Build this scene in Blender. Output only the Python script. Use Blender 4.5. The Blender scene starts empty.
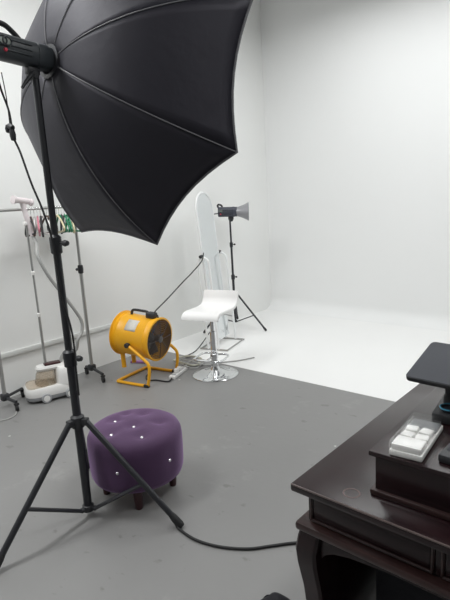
import bpy, bmesh, math, random
from mathutils import Vector, Matrix
random.seed(7)
PI = math.pi
S = bpy.context.scene
COL = S.collection

# ------------------------------------------------------------------ camera, world, lights, exposure
def set_camera():
    yaw, p, r = math.radians(-40.985), math.radians(11.51), math.radians(-3.345)
    f = Vector((math.sin(yaw)*math.cos(p), math.cos(yaw)*math.cos(p), -math.sin(p)))
    rt = Vector((math.cos(yaw), -math.sin(yaw), 0)); up = rt.cross(f)
    r2 = math.cos(r)*rt + math.sin(r)*up; u2 = -math.sin(r)*rt + math.cos(r)*up
    cd = bpy.data.cameras.new('camera'); cam = bpy.data.objects.new('camera', cd); COL.objects.link(cam)
    cd.sensor_fit = 'HORIZONTAL'; cd.sensor_width = 36; cd.lens = 36*508.9/450
    cd.clip_start = 0.05
    m = Matrix((r2, u2, -f)).transposed().to_4x4(); m.translation = (0, 0, 1.55)
    cam.matrix_world = m; S.camera = cam
set_camera()
W = bpy.data.worlds.new('world'); S.world = W; W.use_nodes = True
W.node_tree.nodes['Background'].inputs[0].default_value = (0.9, 0.95, 1, 1)
W.node_tree.nodes['Background'].inputs[1].default_value = 0.05
def area(name, loc, sx, sy, power, color=(0.985, 1, 1)):
    l = bpy.data.lights.new(name, 'AREA'); l.shape = 'RECTANGLE'; l.size = sx; l.size_y = sy
    l.energy = power; l.color = color
    o = bpy.data.objects.new(name, l); COL.objects.link(o); o.location = loc
    return o
area('ceiling_light_stage', (-1.3, 4.55, 3.55), 3.6, 0.5, 23)
area('ceiling_light_stage_front', (-1.6, 3.2, 3.55), 3.0, 0.4, 20)
area('ceiling_light_left', (-2.9, 0.2, 3.7), 0.5, 3.0, 60)
area('ceiling_light_room', (0.6, 1.6, 3.8), 0.5, 2.6, 32)
S.view_settings.view_transform = 'Standard'; S.view_settings.look = 'None'
S.view_settings.gamma = 1; S.view_settings.use_curve_mapping = False
S.view_settings.exposure = 0.65

# ------------------------------------------------------------------ materials
def mat(name, col, rough=0.5, metal=0.0, var=0.06, vscale=8.0, bump=0.0, bscale=60.0, **kw):
    m = bpy.data.materials.new(name); m.use_nodes = True
    nt = m.node_tree; b = nt.nodes['Principled BSDF']
    b.inputs['Roughness'].default_value = rough; b.inputs['Metallic'].default_value = metal
    tc = nt.nodes.new('ShaderNodeTexCoord')
    nz = nt.nodes.new('ShaderNodeTexNoise'); nz.inputs['Scale'].default_value = vscale; nz.inputs['Detail'].default_value = 4
    nt.links.new(tc.outputs['Object'], nz.inputs['Vector'])
    mx = nt.nodes.new('ShaderNodeMix'); mx.data_type = 'RGBA'
    mx.inputs[6].default_value = tuple(c*(1-var) for c in col)+(1,)
    mx.inputs[7].default_value = tuple(min(1, c*(1+var)) for c in col)+(1,)
    nt.links.new(nz.outputs['Fac'], mx.inputs[0]); nt.links.new(mx.outputs[2], b.inputs['Base Color'])
    if bump:
        n2 = nt.nodes.new('ShaderNodeTexNoise'); n2.inputs['Scale'].default_value = bscale; n2.inputs['Detail'].default_value = 5
        nt.links.new(tc.outputs['Object'], n2.inputs['Vector'])
        bp = nt.nodes.new('ShaderNodeBump'); bp.inputs['Strength'].default_value = bump; bp.inputs['Distance'].default_value = 0.02
        nt.links.new(n2.outputs['Fac'], bp.inputs['Height']); nt.links.new(bp.outputs['Normal'], b.inputs['Normal'])
    for k, v in kw.items():
        b.inputs[k.replace('_', ' ')].default_value = v
    return m

def floor_mat():
    m = mat('grey_floor_paint', (0.230, 0.227, 0.224), 0.38, var=0.07, vscale=1.2, bump=0.03, bscale=25)
    nt = m.node_tree; b = nt.nodes['Principled BSDF']
    src = b.inputs['Base Color'].links[0].from_socket
    tc = nt.nodes.new('ShaderNodeTexCoord')
    # scuffed pale patches
    n = nt.nodes.new('ShaderNodeTexNoise'); n.inputs['Scale'].default_value = 3.2; n.inputs['Detail'].default_value = 8
    n.inputs['Roughness'].default_value = 0.7
    nt.links.new(tc.outputs['Object'], n.inputs['Vector'])
    r = nt.nodes.new('ShaderNodeMapRange'); r.inputs[1].default_value = 0.58; r.inputs[2].default_value = 0.8
    r.inputs[4].default_value = 0.45
    nt.links.new(n.outputs['Fac'], r.inputs[0])
    m1 = nt.nodes.new('ShaderNodeMix'); m1.data_type = 'RGBA'; m1.inputs[7].default_value = (0.4, 0.39, 0.38, 1)
    nt.links.new(r.outputs[0], m1.inputs[0]); nt.links.new(src, m1.inputs[6])
    # dark scuffs
    n3 = nt.nodes.new('ShaderNodeTexNoise'); n3.inputs['Scale'].default_value = 8.0; n3.inputs['Detail'].default_value = 5
    mp = nt.nodes.new('ShaderNodeMapping'); mp.inputs['Scale'].default_value = (1, 1.6, 1); mp.inputs['Location'].default_value = (3.1, 1.7, 0)
    nt.links.new(tc.outputs['Object'], mp.inputs['Vector']); nt.links.new(mp.outputs[0], n3.inputs['Vector'])
    r3 = nt.nodes.new('ShaderNodeMapRange'); r3.inputs[1].default_value = 0.66; r3.inputs[2].default_value = 0.71; r3.inputs[4].default_value = 0.55
    nt.links.new(n3.outputs['Fac'], r3.inputs[0])
    m3 = nt.nodes.new('ShaderNodeMix'); m3.data_type = 'RGBA'; m3.inputs[7].default_value = (0.13, 0.125, 0.12, 1)
    nt.links.new(r3.outputs[0], m3.inputs[0]); nt.links.new(m1.outputs[2], m3.inputs[6])
    # sparse drops of white paint
    v = nt.nodes.new('ShaderNodeTexVoronoi'); v.inputs['Scale'].default_value = 3.0
    nt.links.new(tc.outputs['Object'], v.inputs['Vector'])
    lt = nt.nodes.new('ShaderNodeMath'); lt.operation = 'LESS_THAN'; lt.inputs[1].default_value = 0.03
    nt.links.new(v.outputs['Distance'], lt.inputs[0])
    m4 = nt.nodes.new('ShaderNodeMix'); m4.data_type = 'RGBA'; m4.inputs[7].default_value = (0.6, 0.6, 0.58, 1)
    nt.links.new(lt.outputs[0], m4.inputs[0]); nt.links.new(m3.outputs[2], m4.inputs[6])
    nt.links.new(m4.outputs[2], b.inputs['Base Color'])
    return m

def wood_mat(name, c1, c2, rough=0.25):
    m = mat(name, c1, rough, Coat_Weight=0.12, Coat_Roughness=0.2, Specular_IOR_Level=0.4)
    nt = m.node_tree; b = nt.nodes['Principled BSDF']
    tc = nt.nodes.new('ShaderNodeTexCoord'); mp = nt.nodes.new('ShaderNodeMapping'); mp.inputs['Scale'].default_value = (2, 26, 26)
    nt.links.new(tc.outputs['Object'], mp.inputs['Vector'])
    n = nt.nodes.new('ShaderNodeTexNoise'); n.inputs['Scale'].default_value = 2.2; n.inputs['Detail'].default_value = 6
    n.inputs['Distortion'].default_value = 0.6
    nt.links.new(mp.outputs[0], n.inputs['Vector'])
    r = nt.nodes.new('ShaderNodeValToRGB'); r.color_ramp.elements[0].color = c1+(1,); r.color_ramp.elements[1].color = c2+(1,)
    r.color_ramp.elements[0].position = 0.35; r.color_ramp.elements[1].position = 0.7
    nt.links.new(n.outputs['Fac'], r.inputs[0]); nt.links.new(r.outputs[0], b.inputs['Base Color'])
    return m

def clear_mat(name, col, rough=0.08, alpha=1.0, trans=1.0, ior=1.1):
    m = mat(name, col, rough, var=0.02)
    b = m.node_tree.nodes['Principled BSDF']
    b.inputs['Transmission Weight'].default_value = trans; b.inputs['IOR'].default_value = ior
    b.inputs['Alpha'].default_value = alpha
    return m

M = dict(
    wall=mat('white_wall_paint', (0.87, 0.875, 0.86), 0.6, var=0.012, vscale=1.5, bump=0.02, bscale=40),
    farwall=mat('grey_wall_paint', (0.34, 0.34, 0.34), 0.7, var=0.02),
    cyc=mat('cyclorama_white_paint', (0.86, 0.865, 0.86), 0.5, var=0.012, vscale=1.0),
    cycfloor=mat('cyclorama_floor_paint', (0.88, 0.88, 0.87), 0.4, var=0.02, vscale=1.6),
    floor=floor_mat(),
    rail=mat('cable_trunking_plastic', (0.70, 0.71, 0.69), 0.4, var=0.03),
    black=mat('black_powder_coat', (0.018, 0.019, 0.023), 0.42, var=0.1),
    blackp=mat('black_plastic', (0.022, 0.023, 0.026), 0.5, var=0.1, bump=0.02, bscale=200),
    rubber=mat('black_rubber', (0.014, 0.014, 0.015), 0.65, var=0.1),
    fabric=mat('black_softbox_nylon', (0.0150, 0.0142, 0.0205), 0.56, var=0.12, vscale=3, bump=0.14, bscale=9, Specular_IOR_Level=0.48, Specular_Tint=(0.93, 0.91, 1.0, 1), Sheen_Weight=0.04, Sheen_Roughness=0.35, Sheen_Tint=(0.9, 0.92, 1.0, 1)),
    piping=mat('grey_seam_piping', (0.13, 0.13, 0.14), 0.5),
    diff=mat('white_diffuser_cloth', (0.82, 0.82, 0.82), 0.8),
    strobe=mat('charcoal_strobe_housing', (0.045, 0.052, 0.058), 0.38, var=0.08, bump=0.02, bscale=200),
    strobe2=mat('navy_grey_strobe_housing', (0.05, 0.055, 0.075), 0.4, var=0.08),
    plate=mat('pale_control_plate', (0.36, 0.40, 0.36), 0.4),
    red=mat('red_indicator', (0.75, 0.06, 0.10), 0.3),
    refl=mat('frosted_grey_reflector', (0.33, 0.33, 0.35), 0.35, 0.3, var=0.05),
    chrome=mat('chrome', (0.78, 0.79, 0.80), 0.07, 1.0, var=0.02),
    steel=mat('grey_steel_tube', (0.42, 0.42, 0.41), 0.32, 0.75, var=0.05),
    whitegloss=mat('white_gloss_seat', (0.86, 0.85, 0.84), 0.25, var=0.015),
    white=mat('white_plastic', (0.80, 0.79, 0.77), 0.35, var=0.03),
    whitetube=mat('white_enamel_tube', (0.84, 0.85, 0.85), 0.3, var=0.02),
    glass=mat('mirror_glass', (0.80, 0.83, 0.84), 0.12, 0.9, var=0.01),
    yellow=mat('yellow_enamel', (0.86, 0.42, 0.012), 0.38, var=0.07, vscale=5, bump=0.02, bscale=30),
    grille=mat('dark_grille_wire', (0.085, 0.08, 0.08), 0.45, 0.4),
    blade=mat('grey_fan_blade', (0.16, 0.16, 0.17), 0.45, 0.3),
    paper=mat('pale_rating_label', (0.62, 0.60, 0.55), 0.5, var=0.15, vscale=60),
    purple=mat('purple_velvet', (0.064, 0.026, 0.076), 0.75, var=0.16, vscale=7, bump=0.05, bscale=90, Sheen_Weight=0.5, Sheen_Roughness=0.45, Sheen_Tint=(0.75, 0.5, 0.9, 1)),
    crystal=mat('crystal_button', (0.85, 0.83, 0.86), 0.08, 0.6),
    mahogany=mat('reddish_dark_leg_wood', (0.045, 0.012, 0.014), 0.3),
    desk=wood_mat('dark_lacquered_wood', (0.0095, 0.0036, 0.0046), (0.019, 0.0065, 0.0078)),
    deskedge=wood_mat('worn_wood_edge', (0.018, 0.008, 0.008), (0.045, 0.02, 0.018), 0.3),
    stain=mat('reddish_ring_stain', (0.05, 0.014, 0.010), 0.3),
    screen=mat('slate_screen_glass', (0.034, 0.037, 0.046), 0.4, Specular_IOR_Level=0.15),
    smoke=mat('smoky_grey_plastic', (0.16, 0.165, 0.17), 0.25),
    clear=clear_mat('clear_lid_plastic', (0.9, 0.92, 0.92), 0.05, 0.2),
    tank=clear_mat('smoky_tan_tank', (0.62, 0.50, 0.36), 0.15, 0.62, 0.5, 1.3),
    pinkish=mat('pale_pink_plastic', (0.76, 0.69, 0.70), 0.35, var=0.05),
    greyhose=mat('grey_ribbed_hose', (0.38, 0.38, 0.37), 0.5),
    greywheel=mat('grey_plastic', (0.34, 0.35, 0.36), 0.5),
    green=mat('green_hanger_plastic', (0.01, 0.20, 0.09), 0.35),
    cream=mat('cream_hanger_plastic', (0.70, 0.62, 0.40), 0.35),
    brown=mat('brown_hanger_wood', (0.10, 0.055, 0.04), 0.4),
    pinkh=mat('pink_hanger_plastic', (0.60, 0.20, 0.26), 0.35),
    navy=mat('navy_cloth', (0.02, 0.025, 0.045), 0.85, var=0.2, bump=0.1, bscale=40),
    orange=mat('orange_red_cloth', (0.55, 0.09, 0.04), 0.7),
    bagblack=mat('black_cloth', (0.012, 0.012, 0.016), 0.85, var=0.2, bump=0.15, bscale=30),
    beigecord=mat('beige_cord', (0.50, 0.49, 0.42), 0.5),
    violet=mat('violet_plastic', (0.28, 0.13, 0.30), 0.45),
    teal=mat('blue_glazed_rim', (0.05, 0.22, 0.33), 0.15),
    ceil=mat('white_ceiling_paint', (0.8, 0.8, 0.79), 0.7, var=0.01),
)

# ------------------------------------------------------------------ mesh helpers
class MB:
    def __init__(self): self.bm = bmesh.new()
    def _merge(self, t, mtx=None):
        if mtx is not None: bmesh.ops.transform(t, matrix=mtx, verts=t.verts)
        me = bpy.data.meshes.new('tmp'); t.to_mesh(me); t.free(); self.bm.from_mesh(me); bpy.data.meshes.remove(me)
    def box(self, c, s, bevel=0.0, rot=None, seg=2):
        t = bmesh.new(); bmesh.ops.create_cube(t, size=1)
        bmesh.ops.scale(t, vec=s, verts=t.verts)
        if bevel: bmesh.ops.bevel(t, geom=t.edges[:], offset=bevel, segments=seg, affect='EDGES', profile=0.5)
        m = Matrix.Translation(c)
        if rot is not None: m = m @ rot.to_4x4()
        self._merge(t, m); return self
    def lathe(self, prof, origin=(0, 0, 0), axis=(0, 0, 1), seg=32, closed=False):
        """prof: list of (radius, height along axis)"""
        a = Vector(axis).normalized()
        q = Vector((0, 0, 1)).rotation_difference(a).to_matrix()
        bm = self.bm; o = Vector(origin); rings = []
        for r, h in prof:
            if r < 1e-6: rings.append([bm.verts.new(o+q @ Vector((0, 0, h)))])
            else: rings.append([bm.verts.new(o+q @ Vector((r*math.cos(2*PI*i/seg), r*math.sin(2*PI*i/seg), h))) for i in range(seg)])
        pairs = list(zip(rings, rings[1:]))
        if closed: pairs.append((rings[-1], rings[0]))
        for A, B in pairs:
            for i in range(seg):
                j = (i+1) % seg
                if len(A) == 1 and len(B) == 1: continue
                if len(A) == 1: bm.faces.new((A[0], B[j], B[i]))
                elif len(B) == 1: bm.faces.new((A[i], A[j], B[0]))
                else: bm.faces.new((A[i], A[j], B[j], B[i]))
        return self
    def cyl(self, p0, p1, r0, r1=None, seg=16, ch=0.0):
        r1 = r0 if r1 is None else r1
        p0, p1 = Vector(p0), Vector(p1); L = (p1-p0).length
        c = min(ch, r0*.6, r1*.6, L*.3)
        prof = [(0, 0), (r0-c, 0), (r0, c), (r1, L-c), (r1-c, L), (0, L)] if c else [(0, 0), (r0, 0), (r1, L), (0, L)]
        return self.lathe(prof, p0, p1-p0, seg)
    def tube(self, pts, r, seg=10, smooth=6, closed=False, flat=1.0):
        pts = [Vector(p) for p in pts]
        if smooth and len(pts) > 2: pts = catmull(pts, smooth, closed)
        n = len(pts); bm = self.bm; rings = []
        T = []
        for i in range(n):
            a = pts[(i-1) % n] if closed or i else pts[0]; b = pts[(i+1) % n] if closed or i < n-1 else pts[-1]
            T.append((b-a).normalized())
        u = T[0].orthogonal().normalized()
        if abs(T[0].z) < 0.9: u = Vector((0, 0, 1)).cross(T[0]).normalized()
        for i in range(n):
            if i:
                u = T[i-1].rotation_difference(T[i]) @ u
            u = (u-T[i]*u.dot(T[i])).normalized(); v = T[i].cross(u)
            rr = r[min(i*len(r)//n, len(r)-1)] if isinstance(r, (list, tuple)) else r
            rings.append([bm.verts.new(pts[i]+u*rr*math.cos(2*PI*k/seg)+v*rr*flat*math.sin(2*PI*k/seg)) for k in range(seg)])
        for i in range(n if closed else n-1):
            A, B = rings[i], rings[(i+1) % n]
            for k in range(seg):
                j = (k+1) % seg; bm.faces.new((A[k], A[j], B[j], B[k]))
        if not closed: bm.faces.new(rings[0][::-1]); bm.faces.new(rings[-1])
        return self
    def grid(self, rows, close_u=False):
        """rows: list of lists of points"""
        bm = self.bm; V = [[bm.verts.new(p) for p in r] for r in rows]
        for a, b in zip(V, V[1:]):
            n = len(a)
            for i in range(n if close_u else n-1):
                bm.faces.new((a[i], a[(i+1) % n], b[(i+1) % n], b[i]))
        return self
    def prism(self, outline, thick, mtx=None, bevel=0.0):
        """outline in local XY extruded along +Z"""
        t = bmesh.new(); vs = [t.verts.new((x, y, 0)) for x, y in outline]; f = t.faces.new(vs)
        e = bmesh.ops.extrude_face_region(t, geom=[f])
        bmesh.ops.translate(t, vec=(0, 0, thick), verts=[g for g in e['geom'] if isinstance(g, bmesh.types.BMVert)])
        bmesh.ops.recalc_face_normals(t, faces=t.faces)
        if bevel: bmesh.ops.bevel(t, geom=[ed for ed in t.edges], offset=bevel, segments=2, affect='EDGES', profile=0.5)
        self._merge(t, mtx); return self
    def xf(self, m): bmesh.ops.transform(self.bm, matrix=m, verts=self.bm.verts); return self
    def build(self, name, m, parent=None, world=True, angle=40, recalc=True):
        """world=True: coordinates are world ones and get moved into the thing's own frame"""
        if recalc: bmesh.ops.recalc_face_normals(self.bm, faces=self.bm.faces)
        if world and parent is not None:
            r = parent
            while r.parent: r = r.parent
            bmesh.ops.transform(self.bm, matrix=r.matrix_basis.inverted(), verts=self.bm.verts)
        me = bpy.data.meshes.new(name); self.bm.to_mesh(me); self.bm.free()
        me.materials.append(m); me.shade_smooth(); me.set_sharp_from_angle(angle=math.radians(angle))
        o = bpy.data.objects.new(name, me); COL.objects.link(o)
        if parent is not None: o.parent = parent
        return o

def catmull(p, k, closed=False):
    out = []; n = len(p)
    for i in range(n if closed else n-1):
        if closed: a, b, c, d = p[(i-1) % n], p[i], p[(i+1) % n], p[(i+2) % n]
        else: a, b, c, d = p[max(i-1, 0)], p[i], p[i+1], p[min(i+2, n-1)]
        for s in range(k):
            t = s/k
            out.append(0.5*((2*b)+(c-a)*t+(2*a-5*b+4*c-d)*t*t+(3*b-a-3*c+d)*t**3))
    if not closed: out.append(p[-1])
    return out

def tag(o, label=None, cat=None, group=None, kind=None):
    if label: o['label'] = label
    if cat: o['category'] = cat
    if group: o['group'] = group
    if kind: o['kind'] = kind
    return o
def thing(name, label, cat, loc=(0, 0, 0), rz=0.0, group=None, mtx=None):
    o = bpy.data.objects.new(name, None); COL.objects.link(o); o.empty_display_size = 0.1
    if mtx is not None: o.matrix_basis = mtx
    else: o.location = loc; o.rotation_euler = (0, 0, rz)
    bpy.context.view_layer.update()
    return tag(o, label, cat, group)
def struct(name, mb, m, label=None, cat=None):
    o = mb.build(name, m); o['kind'] = 'structure'
    if label: o['label'] = label
    if cat: o['category'] = cat
    return o
def copy_tree(o, parent=None):
    c = o.copy(); COL.objects.link(c)
    if parent is not None: c.parent = parent
    for ch in list(o.children): copy_tree(ch, c)
    return c
def rotm(axis, deg): return Matrix.Rotation(math.radians(deg), 3, axis)
def frame_y(a):
    """rotation whose +Y is a, +Z as near up as possible"""
    y = Vector(a).normalized(); x = y.cross(Vector((0, 0, 1))).normalized(); z = x.cross(y)
    return Matrix((x, y, z)).transposed()

# ------------------------------------------------------------------ the setting
XL, YB, YC = -4.05, 5.65, 3.436
ZC = 4.05
struct('floor', MB().box((-0.4, 0.468, -0.05), (7.5, 5.936, 0.1)), M['floor'], 'grey painted concrete studio floor with scuffs', 'floor')
struct('floor_white', MB().box((-0.4, (YC+YB)/2+.05, -0.05), (7.5, YB-YC+.1, 0.1)), M['cycfloor'], 'white painted floor of the photo backdrop', 'floor')
cove = []
R0 = 0.16
prof = [(YB-R0+R0*math.sin(t), R0-R0*math.cos(t)) for t in [i*PI/2/10 for i in range(11)]]+[(YB, ZC)]
prof[0] = (prof[0][0], 0.0005)
mb = MB(); mb.grid([[(XL, y, z) for y, z in prof]+[(XL, YB+.12, ZC), (XL, YB+.12, -.05)], [(3.3, y, z) for y, z in prof]+[(3.3, YB+.12, ZC), (3.3, YB+.12, -.05)]])
struct('wall_back', mb, M['cyc'], 'seamless white back wall curving into the white floor', 'wall')
struct('wall_left', MB().box((XL-.05, 1.6, ZC/2), (.1, 8.3, ZC)), M['wall'], 'white painted side wall on the left', 'wall')
struct('wall_right', MB().box((3.35, 1.6, ZC/2), (.1, 8.3, ZC)), M['farwall'], 'grey side wall on the right', 'wall')
struct('wall_rear', MB().box((-.4, -2.55, ZC/2), (7.5, .1, ZC)), M['farwall'], 'grey wall behind the camera', 'wall')
struct('ceiling', MB().box((-.4, 1.6, ZC+.05), (7.5, 8.5, .1)), M['ceil'], 'white ceiling', 'ceiling')
struct('trim_1', MB().box((XL+.011, 0.45, 0.37), (.022, 5.7, .042), .005), M['rail'], 'pale horizontal cable trunking along the left wall', 'trim')

# ------------------------------------------------------------------ light stands
def light_stand(label, c, top, collar, rl, angs, bot, r0, group=None, cut=(.9, 1.42), knobs=True, matl=None):
    m = matl or M['black']
    x, y = c
    t = thing('light_stand', label, 'light stand', (x, y, 0))
    k1, k2 = cut
    MB().cyl((x, y, bot), (x, y, k1), r0, seg=20, ch=.003).build('lower_pole', m, t)
    MB().cyl((x, y, k1), (x, y, k2), r0*.86, seg=20, ch=.003).build('middle_pole', m, t)
    MB().cyl((x, y, k2), (x, y, top), r0*.74, seg=20, ch=.003).build('upper_pole', m, t)
    for z, f in ((k1, 1.45), (k2, 1.25)):
        h = r0*2.6
        cl = MB().lathe([(r0*.7, -h), (r0*f, -h*.8), (r0*f*1.05, -h*.1), (r0*f*1.05, h*.5), (r0*.7, h*.75)], (x, y, z), seg=20).build('clamp_collar', m, t)
        a = math.radians(10)
        d = Vector((math.cos(a), math.sin(a), 0))
        p = Vector((x, y, z))
        MB().cyl(p+d*r0*1.1, p+d*r0*2.6, r0*.28, seg=10).lathe([(0, 0), (r0*.6, 0), (r0*.75, r0*.5), (r0*.55, r0*1.3), (0, r0*1.4)], p+d*r0*2.4, d, 10).build('knob', M['blackp'], cl)
    h = r0*1.6
    ring = MB().lathe([(r0*1.02, -h), (r0*1.55, -h*.9), (r0*1.6, h*.7), (r0*1.02, h)], (x, y, collar), seg=20)
    low = MB().lathe([(r0*1.02, -h*.5), (r0*1.4, -h*.45), (r0*1.4, h*.4), (r0*1.02, h*.5)], (x, y, bot+h*.6), seg=20)
    for a in angs:
        d = Vector((math.cos(math.radians(a)), math.sin(math.radians(a)), 0))
        rm = rotm('Z', a)
        ring.box(Vector((x, y, collar))+d*r0*2.0, (r0*1.5, r0*1.7, r0*1.6), r0*.25, rm)
        low.box(Vector((x, y, bot+h*.6))+d*r0*1.7, (r0*1.1, r0*1.2, r0*.9), r0*.2, rm)
    ring.build('leg_collar', M['blackp'], t); low.build('brace_collar', M['blackp'], t)
    for a in angs:
        d = Vector((math.cos(math.radians(a)), math.sin(math.radians(a)), 0))
        A = Vector((x, y, collar))+d*r0*2.3; B = Vector((x, y, .012))+d*rl
        side = d.cross(Vector((0, 0, 1)))*r0*.3
        lg = MB().cyl(A, B, r0*.72, seg=14).build('leg', m, t)
        q = (A-B).normalized()
        MB().lathe([(0, -r0*.3), (r0*.75, -r0*.25), (r0*.95, r0*.5), (r0*.9, r0*2.5), (r0*.66, r0*4)], B, q, 14).build('rubber_foot', M['rubber'], lg)
        P = A.lerp(B, .6)
        MB().tube([Vector((x, y, bot+h*.6))+d*r0*2.0, P], r0*.75, 10, 0, flat=.6).cyl(P-side*2, P+side*2, r0*.45, seg=10).build('brace', m, t)
    return t
light_stand('tall black light stand beside the purple ottoman, carrying the big softbox', (-2.09, 1.26), 2.10, .52, .497, (-89.5, 25, 146), .032, .0205, cut=(.845, 1.385))
far_stand = light_stand('slim black light stand standing on the white floor behind the bar stool', (-3.79, 4.53), 1.285, .43, .42, (5.5, 247, 126), .07, .0145, cut=(.62, 1.0))

# ------------------------------------------------------------------ studio strobes (own frame: +Y forward, front face at y=0)
def strobe(label, hub, a, L, R, m, reflector=False, lever=True):
    rot = frame_y(a); mt = rot.to_4x4(); mt.translation = hub
    t = thing('studio_strobe', label, 'studio flash', mtx=mt)
    n = 24
    def ring(y, s, e=3.2):
        out = []
        for i in range(n):
            th = 2*PI*i/n; c, sn = math.cos(th), math.sin(th)
            out.append((s*R*.92*math.copysign(abs(c)**(2/e), c), y, s*R*math.copysign(abs(sn)**(2/e), sn)))
        return out
    mb = MB().grid([ring(-L, .80), ring(-L, .92), ring(-L+.012, 1.0), ring(-L*.30, 1.0), ring(-L*.295, .955), ring(-L*.285, .955), ring(-L*.28, 1.02), ring(-.03, 1.04), ring(-.025, .98), ring(0, .98), ring(0, .6)], True)
    mb.bm.faces.new([v for v in mb.bm.verts[:n]])
    body = mb.build('housing', m, t, world=False, angle=50)
    # cooling ribs
    for s in (-1, 1):
        rb = MB()
        for k in range(3): rb.box((s*R*.93, -L*.62, R*(.45-.42*k)), (.006, L*.42, .006), .002)
        rb.build('side_rib', M['strobe'], body, world=False)
    if reflector: MB().tube([(0, -L*.98, R*.9), (0, -L*1.02, R*1.25), (0, -L*.96, R*1.5), (0, -L*.82, R*1.3), (0, -L*.78, R*.9)], R*.2, 10, 5).build('carry_handle', M['blackp'], t, world=False)
    else: MB().tube([(0, -L*1.02, R*.95), (0, -L*1.04, R*1.55), (0, -L*.98, R*1.8), (0, -L*.76, R*1.8), (0, -L*.62, R*1.4), (0, -L*.52, R*.98)], R*.22, 12, 6).build('carry_handle', M['blackp'], t, world=False)
    pl = MB().box((R*.94, -L*.86, R*.22), (.006, L*.2, R*.62), .002).build('control_plate', M['plate'], t, world=False)
    tag(pl, 'pale control plate')
    g = MB()
    for k in range(2): g.tube([(R*.94+.005, -L*.90+L*.075*k+.018*math.cos(q), R*.24+.016*math.sin(q)) for q in [2*PI*i/10 for i in range(10)]], .0035, 6, 2, True)
    g.build('dial_marking', M['strobe'], pl, world=False)
    tag(MB().lathe([(0, .007), (.006, .006), (.008, 0)], (R*.92, -L*.85, -R*.42), (1, 0, 0), 12).build('indicator_light', M['red'], t, world=False), 'small red light')
    # yoke under the body and the tilting bracket
    yb = -L*.325
    yo = MB().box((0, yb, -R*1.25), (R*.7, R*1.1, R*.7), R*.12).box((0, yb, -R*1.62), (R*.5, R*.85, R*.6), R*.12)
    yo.cyl((-R*.5, yb, -R*1.62), (R*.5, yb, -R*1.62), R*.36, seg=16, ch=.003)
    y_ = yo.build('mounting_bracket', M['blackp'], t, world=False)
    if lever:
        MB().tube([(R*.35, yb-.005, -R*1.62), (R*.55, yb-.02, -R*1.75), (R*.6, yb-.045, -R*2.3), (R*.6, yb-.07, -R*3.0)], [R*.13, R*.17, R*.17, R*.13], 10, 4).build('tilt_lever', M['blackp'], y_, world=False)
    if reflector:
        rf = MB().lathe([(R*.95, -.005), (R*1.0, .02), (R*1.35, .075), (R*1.85, .13), (R*1.9, .135), (R*1.82, .135), (R*1.3, .075), (R*.9, .02), (R*.85, -.005)], (0, 0, 0), (0, 1, 0), 36).build('reflector_dish', M['refl'], t, world=False)
        tag(rf, 'grey bowl shaped reflector')
        MB().lathe([(.0, .05), (.02, .045), (.026, .02), (.026, 0)], (0, 0, 0), (0, 1, 0), 20).build('flash_tube', M['diff'], t, world=False)
        MB().tube([(0, -L, -R*.3), (0, -L-.04, -R*.35), (0, -L-.075, -R*.55), (0, -L-.085, -R*1.2)], .006, 8, 5).build('power_lead', M['rubber'], t, world=False)
    return t, mt
HUB = Vector((-2.10, 1.346, 2.167)); AX = Vector((-.019, .99, -.14)).normalized()
strobe('charcoal studio flash head at the back of the big black softbox', HUB+Vector((0, 0, .008)), Vector((-.019, .99, -.07)), .265, .050, M['strobe'])
FA = Vector((.80, .60, -.03)).normalized()
strobe('small studio flash with grey reflector, topping the slim far stand', Vector((-3.79, 4.53, 1.372))+FA*.085, FA, .215, .056, M['strobe2'], reflector=True, lever=False)

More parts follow.
